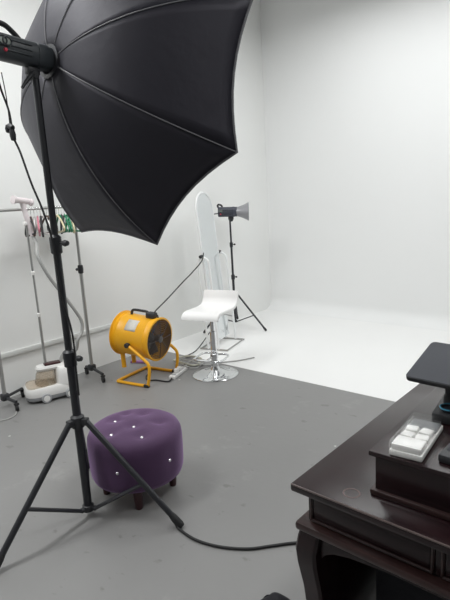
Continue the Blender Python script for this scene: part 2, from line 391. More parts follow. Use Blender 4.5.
# ------------------------------------------------------------------ octagonal softbox
def softbox():
    mt = frame_y(AX).to_4x4(); mt.translation = HUB
    t = thing('octagonal_softbox', 'huge black octagonal softbox with grey seams, high on the tall stand', 'softbox', mtx=mt)
    # in the frame: local x = s, y = axis, z = u
    Rb, D, roll, b, r0, N = .808, .436, 6.578, .515, .06, 8
    e = b*PI/2
    def prof(q):
        r = r0+(Rb-r0)*math.sin(q*e)/math.sin(e); z = D*(1-math.cos(q*e))/(1-math.cos(e)); return r, z
    def rib(k, q):
        th = roll-k*2*PI/N; r, z = prof(q); return Vector((r*math.cos(th), z, r*math.sin(th)))
    n, w = 14, 10
    for k in range(N):
        rows = []
        for i in range(n+1):
            q = i/n; A, B = rib(k, q), rib(k+1, q); row = []
            for j in range(w+1):
                u = j/w; P = A.lerp(B, u); sag = 4*u*(1-u)
                c = Vector((0, P.y, 0)); rad = (P-c)
                P = c+rad*(1-.045*sag*q); P.y -= .035*sag*q*q          # scalloped rim, taut cloth
                row.append(P)
            rows.append(row)
        o = MB().grid(rows).build('fabric_panel', M['fabric'], t, world=False, recalc=False)
        sm = o.modifiers.new('thickness', 'SOLIDIFY'); sm.thickness = .003; sm.offset = 0
    for k in range(N):
        MB().tube([rib(k, i/14)*1.0+Vector((0, -.002, 0)) for i in range(15)], .0028, 6, 1).build('seam_piping', M['piping'], t, world=False)
    rim = []
    for k in range(N):
        A, B = rib(k, 1), rib(k+1, 1)
        for j in range(8):
            u = j/8; P = A.lerp(B, u); sag = 4*u*(1-u); c = Vector((0, P.y, 0)); P = c+(P-c)*(1-.045*sag); P.y -= .035*sag; rim.append(P)
    MB().tube(rim, .0055, 8, 0, True).build('rim_piping', M['piping'], t, world=False)
    mb = MB(); c = mb.bm.verts.new((0, D-.05, 0)); vs = [mb.bm.verts.new((p.x*.90, p.y-.05, p.z*.90)) for p in rim]
    for i in range(len(vs)): mb.bm.faces.new((c, vs[i], vs[(i+1) % len(vs)]))
    o = mb.build('front_diffuser', M['diff'], t, world=False)
    sm = o.modifiers.new('thickness', 'SOLIDIFY'); sm.thickness = .002
    MB().lathe([(.062, -.012), (.072, -.01), (.074, .012), (.066, .022), (.055, .022), (.055, -.012)], (0, 0, 0), (0, 1, 0), 32, True).build('speed_ring', M['black'], t, world=False)
    for k in range(N):
        MB().tube([rib(k, i/14)*.985+Vector((0, .012, 0)) for i in range(15)], .004, 6, 1).build('rib', M['black'], t, world=False)
softbox()

# power cable of the near strobe
t = thing('power_cable', 'black power cable hanging from the near flash head down the stand', 'cable', (-2.24, 1.2, 1.9))
MB().tube([(-2.13, 1.05, 2.165), (-2.20, 1.14, 2.12), (-2.238, 1.18, 2.05), (-2.236, 1.2, 1.966), (-2.226, 1.2, 1.86), (-2.186, 1.2, 1.79), (-2.135, 1.205, 1.652), (-2.085, 1.215, 1.53), (-2.062, 1.228, 1.40), (-2.058, 1.232, 1.25), (-2.06, 1.238, 1.13), (-2.052, 1.25, 1.06), (-2.05, 1.262, .98), (-2.05, 1.265, .90), (-2.052, 1.262, .80), (-2.055, 1.262, .66)], .0048, 8, 6).build('cord', M['rubber'], t)
MB().tube([(-2.238, 1.19, 2.13), (-2.243, 1.2, 2.03), (-2.245, 1.2, 1.92)], .0022, 6, 5).build('thin_cord', M['rubber'], t)
kn = MB()
kn.lathe([(0, -.02), (.012, -.016), (.016, 0), (.012, .016), (0, .02)], (-2.250, 1.195, 1.898), (.2, 0, 1), 14)
kn.lathe([(0, -.026), (.011, -.022), (.014, 0), (.011, .022), (0, .026)], (-2.222, 1.195, 1.868), (-.1, 0, 1), 14)
kn.lathe([(0, -.02), (.012, -.016), (.014, 0), (.010, .016), (0, .02)], (-2.228, 1.195, 1.903), (1, 0, -.4), 14)
kn.build('cord_lock', M['blackp'], t)

# ------------------------------------------------------------------ purple ottoman
def ottoman():
    cx, cy = -2.065, 1.575; R = .25
    t = thing('tufted_ottoman', 'round purple velvet ottoman with crystal buttons on short dark legs', 'ottoman', (cx, cy, 0))
    top = [(-2.183, 1.541), (-2.037, 1.55), (-2.072, 1.43), (-1.92, 1.505), (-2.12, 1.69), (-1.965, 1.665), (-2.21, 1.64)]
    n = 64; rows = []
    def dent(x, y): return sum(-.016*math.exp(-((x-a)**2+(y-b)**2)/.0012) for a, b in top)
    side = [(.215, .115), (.238, .122), (.247, .145), (.250, .18), (.252, .25), (.252, .31), (.248, .345), (.236, .368), (.215, .381)]
    sideb = []
    for k in range(5):
        sideb.append((math.radians(-62.6+k*(66.9 if k < 2 else 71)), .24 if k else .235))
    for r, z in side:
        row = []
        for i in range(n):
            th = 2*PI*i/n; rr = r
            if .12 < z < .36: rr -= sum(.012*math.exp(-(((th-a+PI) % (2*PI)-PI)*.25)**2/.0007-((z-b)**2)/.0008) for a, b in sideb)
            row.append((cx+rr*math.cos(th), cy+rr*math.sin(th), z))
        rows.append(row)
    for r in (.19, .165, .14, .115, .09, .065, .04, .02):
        rows.append([(cx+r*math.cos(2*PI*i/n), cy+r*math.sin(2*PI*i/n), .386+.012*(1-(r/.2)**2)+dent(cx+r*math.cos(2*PI*i/n), cy+r*math.sin(2*PI*i/n))) for i in range(n)])
    mb = MB().grid(rows, True); mb.bm.verts.ensure_lookup_table()
    mb.bm.faces.new(mb.bm.verts[-n:]); mb.bm.faces.new(mb.bm.verts[:n])
    up = mb.build('upholstery', M['purple'], t, angle=75)
    for a, b in top[:4]:
        r2 = (a-cx)**2+(b-cy)**2
        z = .386+.012*(1-r2/.04)-.014
        MB().lathe([(0, .008), (.005, .0065), (.0085, .002), (.007, -.004), (0, -.006)], (a, b, z), (0, 0, 1), 12).build('crystal_button', M['crystal'], up)
    for a, b in sideb:
        d = Vector((math.cos(a), math.sin(a), 0))
        MB().lathe([(0, .010), (.005, .0085), (.009, .003), (.0075, -.004), (0, -.006)], Vector((cx, cy, b))+d*.2405, d, 12).build('crystal_button', M['crystal'], up)
    for k in range(4):
        a = math.radians(-42+90*k); d = Vector((math.cos(a), math.sin(a), 0)); p = Vector((cx, cy, 0))+d*.18
        q = MB().lathe([(0, 0), (.017, 0), (.019, .006), (.026, .10), (.027, .12), (0, .12)], p, (0, 0, 1), 16)
        q.build('leg', M['mahogany'], t)
ottoman()

# ------------------------------------------------------------------ bar stool
def stool():
    cx, cy = -2.928, 3.182
    t = thing('bar_stool', 'white moulded bar stool on a round chrome base', 'bar stool', (cx, cy, 0))
    MB().lathe([(0, 0), (.203, 0), (.205, .006), (.196, .012), (.15, .018), (.09, .028), (.045, .05), (.034, .075), (0, .075)], (cx, cy, 0), seg=48).build('base', M['chrome'], t)
    MB().cyl((cx, cy, .07), (cx, cy, .40), .029, seg=24, ch=.003).build('outer_column', M['chrome'], t)
    MB().cyl((cx, cy, .39), (cx, cy, .565), .021, seg=20).build('gas_lift', M['chrome'], t)
    # seat direction: back to front in plan
    f = Vector((.13, -.50, 0)).normalized(); s = Vector((-f.y, f.x, 0)); o = Vector((cx, cy, 0))
    fr = MB()
    P = lambda u, v, z: o+f*u+s*v+Vector((0, 0, z))
    fr.tube([P(-.02, -.13, .175), P(.12, -.13, .175), P(.16, -.10, .175), P(.16, .10, .175), P(.12, .13, .175), P(-.02, .13, .175), P(-.06, .07, .175), P(-.035, 0, .175), P(-.06, -.07, .175)], .0085, 10, 6, True)
    fr.lathe([(.028, -.02), (.036, -.018), (.036, .018), (.028, .02)], (cx, cy, .175), seg=24)
    fr.tube([P(.03, 0, .175), P(.155, 0, .175)], .007, 8, 0)
    fr.build('footrest', M['chrome'], t)
    MB().box((cx, cy, .570), (.20, .20, .014), .004, rotm('Z', math.degrees(math.atan2(f.y, f.x)))).build('seat_plate', M['blackp'], t)
    MB().tube([P(0, .02, .555), P(0, .15, .553), P(.0, .2, .545)], .005, 8, 3).build('height_lever', M['chrome'], t)
    # bent shell
    path = [(.222, .545), (.216, .565), (.198, .582), (.16, .592), (.08, .591), (-.04, .587), (-.11, .592), (-.155, .610), (-.185, .645), (-.20, .69), (-.212, .722)]
    path = [(u*1.0, z) for u, z in path]
    pp = catmull([Vector((u, z, 0)) for u, z in path], 4)
    nrm = []
    for i in range(len(pp)):
        a, b = pp[max(i-1, 0)], pp[min(i+1, len(pp)-1)]; d = (b-a).normalized(); nrm.append(Vector((d.y, -d.x, 0)))
    h = .013; rows = []
    hw = .176; nn = 10
    for side_ in (0,):
        for i, q in enumerate(pp):
            A, B = q+nrm[i]*h, q-nrm[i]*h
            k = i/(len(pp)-1); wd = hw*(1 if k < .93 else 1-.05*((k-.93)/.07)**2)
            wd *= (1 if k > .06 else 1-.04*((.06-k)/.06)**2)
            rows.append([P(A.x, -wd+.006, A.y), P(A.x, wd-.006, A.y), P((A.x+B.x)/2, wd, (A.y+B.y)/2), P(B.x, wd-.006, B.y), P(B.x, -wd+.006, B.y), P((A.x+B.x)/2, -wd, (A.y+B.y)/2)])
    mb = MB().grid(rows, True); mb.bm.verts.ensure_lookup_table(); mb.bm.faces.new(mb.bm.verts[:6]); mb.bm.faces.new(mb.bm.verts[-6:])
    mb.build('seat_shell', M['whitegloss'], t, angle=50)
stool()

# ------------------------------------------------------------------ standing mirror behind the stool
def mirror():
    c = Vector((-3.477, 3.922, 0)); u = Vector((-.26, .966, 0)); nv = Vector((.966, .26, 0))
    t = thing('standing_mirror', 'tall arch topped mirror in thin white frame behind the bar stool', 'mirror', c)
    lean = math.tan(math.radians(4.6))
    def P(a, z, off=0): return c+u*a+nv*(off-lean*z)+Vector((0, 0, z))
    hw, zt, zb = .18, 1.60, .07
    arch = [P(-hw, zb), P(-hw, .5), P(-hw, 1.0), P(-hw, zt-hw)]
    outline = [(-hw, zb), (hw, zb)]+[(hw*math.cos(a), zt-hw+hw*math.sin(a)) for a in [i*PI/20 for i in range(21)]]
    pts = [P(a, z) for a, z in outline]
    MB().tube(pts, .011, 10, 0, True).build('frame', M['whitetube'], t)
    mb = MB(); f = [mb.bm.verts.new(P(a, z, .004)) for a, z in outline]; g = [mb.bm.verts.new(P(a, z, -.004)) for a, z in outline]
    mb.bm.faces.new(f); mb.bm.faces.new(g[::-1])
    for i in range(len(f)): mb.bm.faces.new((f[i], g[i], g[(i+1) % len(f)], f[(i+1) % len(f)]))
    mb.build('mirror_panel', M['glass'], t)
    zk = .97
    for s in (-1, 1):
        a = s*(hw+.03)
        off = lean*zk
        q = lambda d, z: c+u*a+nv*(d-lean*z*.75)+Vector((0, 0, z))
        w = .06
        MB().tube([q(-w, .012), q(-w, .5), q(-w, zk-.10)]+[q(-w*math.cos(b), zk-.07+.06*math.sin(b)) for b in [i*PI/8 for i in range(9)]]+[q(w, zk-.10), q(w, .5), q(w, .012)], .012, 10, 2).build('side_support', M['whitetube'], t)
        kn = c+u*(s*(hw+.012))+nv*(-lean*zk)+Vector((0, 0, zk))
        MB().lathe([(0, -.022), (.016, -.02), (.019, 0), (.016, .02), (0, .022)], kn+u*s*.018, u, 14).build('pivot_knob', M['blackp'], t)
    b = MB()
    for s in (-1, 1): b.tube([c+u*s*.21+nv*-.16+Vector((0, 0, .009)), c+u*s*.21+nv*.16+Vector((0, 0, .009))], .009, 8, 0)
    for s in (-1, 1): b.tube([c+u*-.21+nv*s*.15+Vector((0, 0, .009)), c+u*.21+nv*s*.15+Vector((0, 0, .009))], .007, 8, 0)
    tag(b.build('floor_frame', M['steel'], t), 'grey metal floor frame')
mirror()

# ------------------------------------------------------------------ yellow fan
def fan():
    A = Vector((-3.536, 2.562, .014)); B = Vector((-3.203, 2.629, .014)); Bp = Vector((-3.269, 3.024, .014)); Ap = Vector((-3.600, 2.957, .014))
    t = thing('drum_fan', 'yellow portable drum fan on a bent tube stand', 'fan', ((A+Bp)/2)*1.0)
    ax = (B-A).normalized(); sd = (Bp-B).normalized()
    Fc = Vector((-3.225, 2.825, .372)); R = .182; L = .40
    ax = Vector((.975, .20, -.085)).normalized()
    Bc = Fc-ax*L
    MB().lathe([(R*.965, 0), (R, 0), (R+.016, .003), (R+.018, .012), (R, .018), (R, .05), (R+.004, .055), (R, .06), (R, L-.06), (R+.004, L-.055), (R, L-.05), (R, L-.018), (R+.010, L-.012), (R+.009, L-.003), (R, L), (R*.965, L)], Bc, ax, 56, True).build('drum', M['yellow'], t)
    for base, d, nm in ((Fc-ax*.004, 1, 'front_grille'), (Bc+ax*.004, -1, 'rear_grille')):
        g = MB()
        e1 = ax.orthogonal().normalized(); e2 = ax.cross(e1)
        for k in range(1, 12):
            r = R*.955*k/11
            bulge = ax*d*.012*(1-(k/11)**2)
            g.tube([base+bulge+(e1*math.cos(q)+e2*math.sin(q))*r for q in [2*PI*i/40 for i in range(40)]], .0028, 5, 0, True)
        for k in range(8):
            q = PI*k/4; v = e1*math.cos(q)+e2*math.sin(q)
            g.tube([base+ax*d*.013+v*.02, base+ax*d*.010+v*R*.5, base+v*R*.96], .003, 5, 3)
        g.lathe([(0, .004), (.03, .003), (.034, 0), (.03, -.003), (0, -.004)], base+ax*d*.012, ax, 20)
        g.build(nm, M['grille'], t)
    MB().lathe([(0, -.10), (.05, -.095), (.06, -.08), (.06, .06), (.045, .075), (0, .078)], Bc+ax*L*.5, ax, 28).build('motor', M['grille'], t)
    hub = Bc+ax*(L*.5+.095)
    rot = MB().lathe([(0, -.02), (.04, -.02), (.042, .015), (.03, .025), (0, .028)], hub, ax, 24)
    e1 = ax.orthogonal().normalized(); e2 = ax.cross(e1)
    for k in range(6):
        q = k*PI/3; v = e1*math.cos(q)+e2*math.sin(q); w = ax.cross(v)
        rows = []
        for i in range(6):
            r = .035+(R*.93-.035)*i/5; ch = .03+.02*i/5; pit = math.radians(48-22*i/5)
            row = [hub+v*r+(w*math.cos(pit)+ax*math.sin(pit))*ch*x-w*.0 for x in (-1, -.4, .3, 1)]
            rows.append(row)
        rot.grid(rows)
        rot.grid([[p+ax*.003 for p in r_] for r_ in rows])
    rot.build('fan_blades', M['blade'], t)
    up = Vector((0, 0, 1)); up = (up-ax*up.dot(ax)).normalized()
    top = lambda s, h, side_=0: Bc+ax*s+up*(R+h)+sd*side_
    MB().tube([top(.10, -.006), top(.105, .028), (top(.13, .044)), top(.22, .047), top(.27, .044), top(.295, .02), top(.30, -.006)], .012, 10, 5).build('carry_handle', M['blackp'], t)
    rm = Matrix((ax, up.cross(ax), up)).transposed()
    sw = MB().box(top(.315, .022), (.085, .07, .05), .012, rm).build('switch_box', M['blackp'], t)
    MB().tube([top(.35, .03), top(.375, .032), top(.385, .012), top(.38, -.004)], .006, 8, 4).build('cable_stub', M['rubber'], sw)
    # stand: U-tube on the floor with risers to the pivots
    e = Bc+ax*L*.52
    side = up.cross(ax)
    if side.dot(sd) < 0: side = -side
    Pn = e-side*(R+.022)-up*.03; Pf = e+side*(R+.022)-up*.03
    r = .0135
    Bn = B+Vector((.0, 0, 0)); ax0 = (B-A).normalized()
    pts = [Pn, Pn.lerp(Bn+Vector((0, 0, .22)), .9)+Vector((0, 0, .0)), Bn+ax0*.03+Vector((0, 0, .17)), Bn+ax0*.008+Vector((0, 0, .03)), Bn-ax0*.03, A+ax0*.04, A+ax0*.008+sd*.01, A+sd*.05, Ap-sd*.05, Ap+ax0*.008-sd*.01, Ap+ax0*.04, Bp-ax0*.03, Bp+ax0*.008+Vector((0, 0, .03)), Bp+ax0*.03+Vector((0, 0, .17)), Pf.lerp(Bp+Vector((0, 0, .22)), .9), Pf]
    MB().tube(pts, r, 12, 4).build('tube_stand', M['yellow'], t)
    for q in (Bn-ax0*.012, Bp-ax0*.012):
        MB().box(q+Vector((0, 0, .0)), (.05, .034, .027), .006, rotm('Z', 11)).build('rubber_foot', M['rubber'], t)
    for p, s in ((Pn, -1), (Pf, 1)):
        MB().lathe([(0, -.026), (.012, -.026), (.012, -.012), (.02, -.010), (.024, .006), (.02, .02), (0, .022)], p, side*s, 16).build('pivot_knob', M['blackp'], t)
    # short rear feet bracket under the drum
    for s in (-1, 1):
        br = MB()
        a1 = Bc+ax*.04+side*s*.07-up*(R-.02); b1 = Vector((a1.x+.005, a1.y, .10))
        br.tube([a1, b1], .020, 8, 0, flat=.45)
        br.build('support_bracket', M['yellow'], t)
    # rating label on the near side, following the drum
    rows = []
    for i in range(6):
        th = math.radians(28+i*7); d = -side*math.cos(th)+up*math.sin(th)
        rows.append([Bc+ax*s+d*(R+.0012) for s in (.14, .20, .255)])
    o = MB().grid(rows).build('rating_label', M['paper'], t)
    tag(o, 'pale printed rating label')
    sm = o.modifiers.new('thickness', 'SOLIDIFY'); sm.thickness = .001; sm.offset = 1
fan()
tag(MB().tube([(-3.255, 2.815, .60), (-3.27, 2.85, .62), (-3.33, 3.05, .68), (-3.42, 3.35, .78), (-3.46, 3.52, .84), (-3.46, 3.66, .93), (-3.485, 3.727, 1.005)], .0055, 8, 8).build('fan_power_cord', M['rubber']), 'thin black cord running from the yellow fan up to the mirror', 'cord')
tag(MB().tube([(-3.47, 3.42, .007), (-3.52, 3.40, .007), (-3.51, 3.55, .03), (-3.62, 3.85, .10), (-3.68, 4.1, .22), (-3.74, 4.38, .36)], .0055, 8, 8).build('flash_power_cord', M['rubber']), 'thin dark cord from the cable tangle to the slim light stand', 'cord')

# power strip and cable tangle
def strip():
    c = Vector((-3.212, 3.0, 0)); d = Vector((-.10, .29, 0)).normalized(); rz = math.degrees(math.atan2(d.y, d.x))
    t = thing('power_strip', 'white power strip lying between the yellow fan and bar stool', 'power strip', c)
    rm = rotm('Z', rz)
    MB().box(c+Vector((0, 0, .016)), (.27, .058, .032), .006, rm).build('casing', M['white'], t)
    for k in range(4):
        MB().box(c+d*(-.09+.055*k)+Vector((0, 0, .0335)), (.036, .036, .004), .001, rm).build('socket', M['greywheel'], t)
    for k in (1, 2):
        MB().box(c+d*(-.09+.055*k)+Vector((0, 0, .050)), (.034, .038, .034), .006, rm).build('plug', M['white'], t)
    tag(MB().tube([c-d*.13+Vector((0, 0, .014)), c-d*.20+Vector((0, 0, .008)), Vector((-3.26, 2.78, .007)), Vector((-3.33, 2.74, .007)), Vector((-3.42, 2.80, .007)), Vector((-3.47, 2.90, .007))], .0065, 8, 6).build('lead', M['rubber'], t), 'dark lead')
strip()
tag(MB().tube([(-3.72, 1.30, .006), (-3.669, 1.455, .006), (-3.640, 1.554, .006), (-3.6225, 1.607, .006), (-3.64, 1.67, .006), (-3.70, 1.715, .006)], .005, 8, 8).build('thin_floor_cable', M['greyhose']), 'thin grey cable on the floor by the left caster of the rack', 'cable')
def tangle(seed, c, n, r, m, label, a=.16, b=.10):
    rnd = random.Random(seed); pts = []
    for i in range(n):
        q = i*2*PI/7.3+rnd.uniform(-.2, .2); k = rnd.uniform(.75, 1.1)
        pts.append((c[0]+math.cos(q)*a*k, c[1]+math.sin(q)*b*k, r+.002+.004*(i % 7)+rnd.uniform(0, .012)))
    tag(MB().tube(pts, r, 8, 6).build('extension_cord', m), label, 'cord')
tangle(3, (-3.36, 3.28), 26, .006, M['beigecord'], 'tangled beige extension cord heaped behind the power strip', .15, .12)
tangle(5, (-3.245, 3.235), 15, .0055, M['greyhose'], 'loose grey cord coil beside the chrome stool base', .07, .12)
tag(MB().tube([(-3.40, 3.22, .045), (-3.28, 3.22, .055), (-3.16, 3.30, .012), (-3.10, 3.42, .008), (-2.98, 3.56, .008), (-2.9, 3.72, .008)], .006, 8, 8).build('grey_cable', M['greyhose']), 'grey cable trailing behind the chrome stool base onto the white floor', 'cable')
tag(MB().box((-3.80, 3.03, .012), (.16, .045, .022), .005, rotm('Z', 25)).build('violet_case', M['violet']), 'small violet slab on the floor behind the yellow fan', 'case')

# ------------------------------------------------------------------ clothes rack
XR = -3.85; ZB = 1.54
def rack():
    t = thing('clothes_rack', 'grey metal clothes rack on casters along the left wall', 'clothes rack', (XR, 2.12, 0))
    MB().cyl((XR, 1.69, ZB), (XR, 2.56, ZB), .0115, seg=14, ch=.003).build('hanging_bar', M['steel'], t)
    for y in (1.71, 2.53):
        MB().cyl((XR, y, .09), (XR, y, 1.0), .0155, seg=16).build('lower_post', M['steel'], t)
        MB().cyl((XR, y, .99), (XR, y, ZB), .0125, seg=16).build('upper_post', M['steel'], t)
        tag(MB().lathe([(.016, -.04), (.022, -.036), (.025, 0), (.022, .03), (.013, .036)], (XR, y, 1.0), seg=16).cyl((XR, y-.02, 1.0), (XR, y-.045, 1.0), .012, seg=10, ch=.003).build('height_collar', M['blackp'], t), 'black height collar')
        MB().lathe([(.0, -.022), (.018, -.02), (.02, 0), (.018, .02), (0, .022)], (XR, y, ZB), seg=14).build('corner_joint', M['blackp'], t)
        MB().box((XR, y, .095), (.06, .06, .055), .01).build('base_joint', M['blackp'], t)
        q = -1 if y > 2 else 1
        ends = [Vector((XR+.20, y-.03, .075)) if y > 2 else Vector((XR+.135, y+.02, .075)), Vector((XR-.12, y-.02*q, .075)) if y > 2 else Vector((XR-.11, y+.20, .075))]
        f = MB()
        for e in ends: f.tube([(XR, y, .09), e], .014, 8, 0, flat=.8)
        f.build('foot_bar', M['blackp'], t)
        for e in ends:
            w = MB().lathe([(.0, -.012), (.024, -.012), (.027, -.008), (.027, .008), (.024, .012), (0, .012)], (e.x, e.y, .027), (.3, 1, 0), 20)
            w.box((e.x, e.y, .058), (.03, .034, .016), .004)
            w.build('caster', M['rubber'], t)
rack()

def hanger(label, m):
    t = thing('clothes_hanger', label, 'hanger', (0, 0, 0), group='hangers on the clothes rack')
    MB().tube([(-.0135, 0, -.004), (-.013, 0, .006), (0, 0, .0135), (.013, 0, .006), (.0145, 0, -.008), (.004, 0, -.03), (0, 0, -.045), (0, 0, -.07)], .0018, 6, 5).build('hook', M['chrome'], t, world=False)
    MB().tube([(0, 0, -.066), (.05, 0, -.082), (.12, 0, -.125), (.168, 0, -.175), (.165, 0, -.198), (.14, 0, -.206), (0, 0, -.206), (-.14, 0, -.206), (-.165, 0, -.198), (-.168, 0, -.175), (-.12, 0, -.125), (-.05, 0, -.082)], .0078, 8, 4, True).build('shoulder_loop', m, t, world=False)
    return t
protos = {}
names = {'black': ('blackp', 'black'), 'green': ('green', 'green'), 'cream': ('cream', 'cream'), 'brown': ('brown', 'dark brown'), 'pinkh': ('pinkh', 'pink'), 'white': ('white', 'white')}
seq = [('black', 2.085), ('brown', 2.112), ('white', 2.142), ('pinkh', 2.168), ('black', 2.195), ('white', 2.222), ('brown', 2.248), ('black', 2.275),
       ('black', 2.31), ('cream', 2.338), ('green', 2.362), ('black', 2.388), ('green', 2.414), ('green', 2.44), ('cream', 2.465), ('green', 2.49)]
count = {}
lab = {('black', 0): 'black hanger at the rack end nearest the steamer head', ('black', 1): 'black hanger just right of the pink hanger on the rack',
       ('black', 2): 'black hanger hidden mostly behind the tall stand pole', ('black', 3): 'black hanger just right of the tall stand pole on the rack',
       ('black', 4): 'black hanger between the first two green hangers on the rack',
       ('brown', 0): 'dark brown hanger beside the black one nearest the steamer head', ('brown', 1): 'dark brown hanger on the rack close behind the tall pole',
       ('white', 0): 'white hanger on the rack left of the pink hanger', ('white', 1): 'white hanger on the rack right of the pink hanger',
       ('pinkh', 0): 'pink hanger in the bunch beside the steamer head', ('cream', 0): 'cream hanger left of all the green hangers on the rack',
       ('cream', 1): 'cream hanger between the two rightmost green hangers', ('green', 0): 'green hanger beside the left cream hanger on the rack',
       ('green', 1): 'second green hanger from the left on the rack', ('green', 2): 'third green hanger from the left on the rack',
       ('green', 3): 'rightmost green hanger, next to the softbox edge'}
for c, y in seq:
    i = count.get(c, 0); count[c] = i+1
    if c not in protos: h = protos[c] = hanger(lab[(c, i)], M[names[c][0]])
    else: h = copy_tree(protos[c]); h['label'] = lab[(c, i)]
    h.location = (XR, y+.02, ZB+.0135-.0135+.0005)
    h.rotation_euler = (random.uniform(-.04, .04), random.uniform(-.16, .16), math.radians(random.uniform(-32, -8)))
# clip hanger
t = thing('clip_hanger', 'chrome clip hanger with silver clips at the right rack post', 'hanger', (XR, 2.515, ZB), math.radians(24), group='hangers on the clothes rack')
MB().tube([(-.0135, 0, -.004), (-.013, 0, .006), (0, 0, .0135), (.013, 0, .006), (.0145, 0, -.008), (.004, 0, -.03), (0, 0, -.05), (0, 0, -.13)], .002, 6, 5).tube([(-.13, 0, -.13), (.13, 0, -.13)], .003, 8, 0).build('wire', M['chrome'], t, world=False)
for s in (-.1, -.03, .05, .115):
    MB().box((s, 0, -.16), (.028, .012, .07), .003).tube([(s, -.008, -.14), (s, -.012, -.18)], .006, 8, 0).build('clip', M['chrome'], t, world=False)

# ------------------------------------------------------------------ garment steamer
def steamer():
    c = Vector((-3.755, 2.06, 0)); rz = math.radians(-20)
    t = thing('garment_steamer', 'white garment steamer with smoky water tank and tall pole by the wall', 'garment steamer', c, rz)
    # own frame: +y towards the rear hump, -y the tray; +x the near side
    def loft(sections, n=28, e=3.5):
        rows = []
        for (y0, y1, x, z) in sections:
            row = []
            for i in range(n):
                q = 2*PI*i/n; cc, ss = math.cos(q), math.sin(q)
                row.append((x*math.copysign(abs(cc)**(2/e), cc), (y0+y1)/2+(y1-y0)/2*math.copysign(abs(ss)**(2/e), ss), z))
            rows.append(row)
        mb = MB().grid(rows, True); mb.bm.verts.ensure_lookup_table(); mb.bm.faces.new(mb.bm.verts[:n]); mb.bm.faces.new(mb.bm.verts[-n:]); return mb
    loft([(-.20, .16, .115, .022), (-.207, .165, .122, .035), (-.207, .165, .122, .055)]).build('underside_tray', M['greywheel'], t, world=False)
    loft([(-.21, .168, .125, .055), (-.213, .17, .127, .075), (-.207, .168, .124, .115), (-.195, .162, .116, .128)]).build('body_shell', M['white'], t, world=False)
    loft([(.035, .165, .118, .12), (.04, .165, .115, .2), (.045, .155, .105, .245), (.055, .14, .09, .262)]).build('rear_hump', M['white'], t, world=False)
    loft([(-.12, .04, .095, .128), (-.105, .036, .088, .20), (-.085, .034, .075, .236)]).build('water_tank', M['tank'], t, world=False)
    tag(loft([(-.195, -.02, .108, .126), (-.190, -.03, .104, .140), (-.180, -.04, .095, .142)]).build('tank_tray', M['tank'], t, world=False), 'tan translucent tray')
    loft([(-.10, .13, .055, .245), (-.105, .135, .062, .262), (-.095, .12, .055, .278)]).build('carry_handle', M['white'], t, world=False)
    MB().box((0, .03, .285), (.07, .13, .016), .006).build('control_strip', M['mahogany'], t, world=False)
    for x in (-.128, .128):
        for y in (-.065, .125):
            w = MB().lathe([(.0, -.014), (.036, -.014), (.040, -.008), (.040, .008), (.036, .014), (0, .014)], (x, y, .040), (1, 0, 0), 28).build('wheel', M['greywheel'], t, world=False)
            MB().lathe([(0, .003), (.024, .002), (.026, -.002), (0, -.002)], (x+.0145*(1 if x > 0 else -1), y, .040), (1 if x > 0 else -1, 0, 0), 20).build('hub_cap', M['white'], w, world=False)
    # pole, in world coordinates
    MB().cyl((-3.772, 2.045, .26), (-3.772, 2.045, .72), .0105, seg=12).cyl((-3.772, 2.045, .7), (-3.772, 2.04, 1.42), .0085, seg=12).build('pole', M['steel'], t)
    for z in (.70, 1.04): MB().lathe([(.009, -.016), (.0155, -.014), (.0165, .01), (.010, .016)], (-3.772, 2.043, z), seg=14).build('pole_joint', M['white'], t)
    hd = MB()
    MB().tube([(-3.765, 2.075, 1.33), (-3.768, 2.065, 1.40), (-3.77, 2.05, 1.48), (-3.77, 2.035, 1.545)], [.016, .02, .021, .018], 14, 5).build('handle', M['pinkish'], t)
    hd.lathe([(0, -.07), (.020, -.065), (.026, -.03), (.022, .03), (.024, .05), (.031, .072), (.033, .08), (0, .085)], (-3.765, 2.03, 1.605), (.1, -1, .15), 24)
    hd.lathe([(0, -.05), (.018, -.045), (.022, 0), (.018, .05), (0, .055)], (-3.77, 2.035, 1.57), (0, -.2, 1), 18)
    hd.lathe([(0, -.012), (.024, -.012), (.029, 0), (.024, .012), (0, .012)], (-3.765, 2.10, 1.59), (.1, -1, .15), 20)
    hd.build('steam_head', M['pinkish'], t)
    MB().box((-3.772, 2.04, 1.43), (.03, .04, .03), .006).build('head_hook', M['white'], t)
    hs = [(-3.765, 2.078, 1.33), (-3.72, 2.075, 1.27), (-3.64, 2.028, 1.18)]
    k = 3.62/3.8
    for (x, y, z) in [(-3.8, 2.2, .974), (-3.8, 2.351, .734), (-3.8, 2.443, .564), (-3.8, 2.44, .465), (-3.8, 2.39, .40)]: hs.append((x*k, y*k, 1.55+(z-1.55)*k))
    hs += [(-3.66, 2.27, .36), (-3.69, 2.20, .36), (-3.715, 2.165, .32), (-3.72, 2.15, .25)]
    MB().tube(hs, .0135, 12, 8).build('hose', M['greyhose'], t)
steamer()

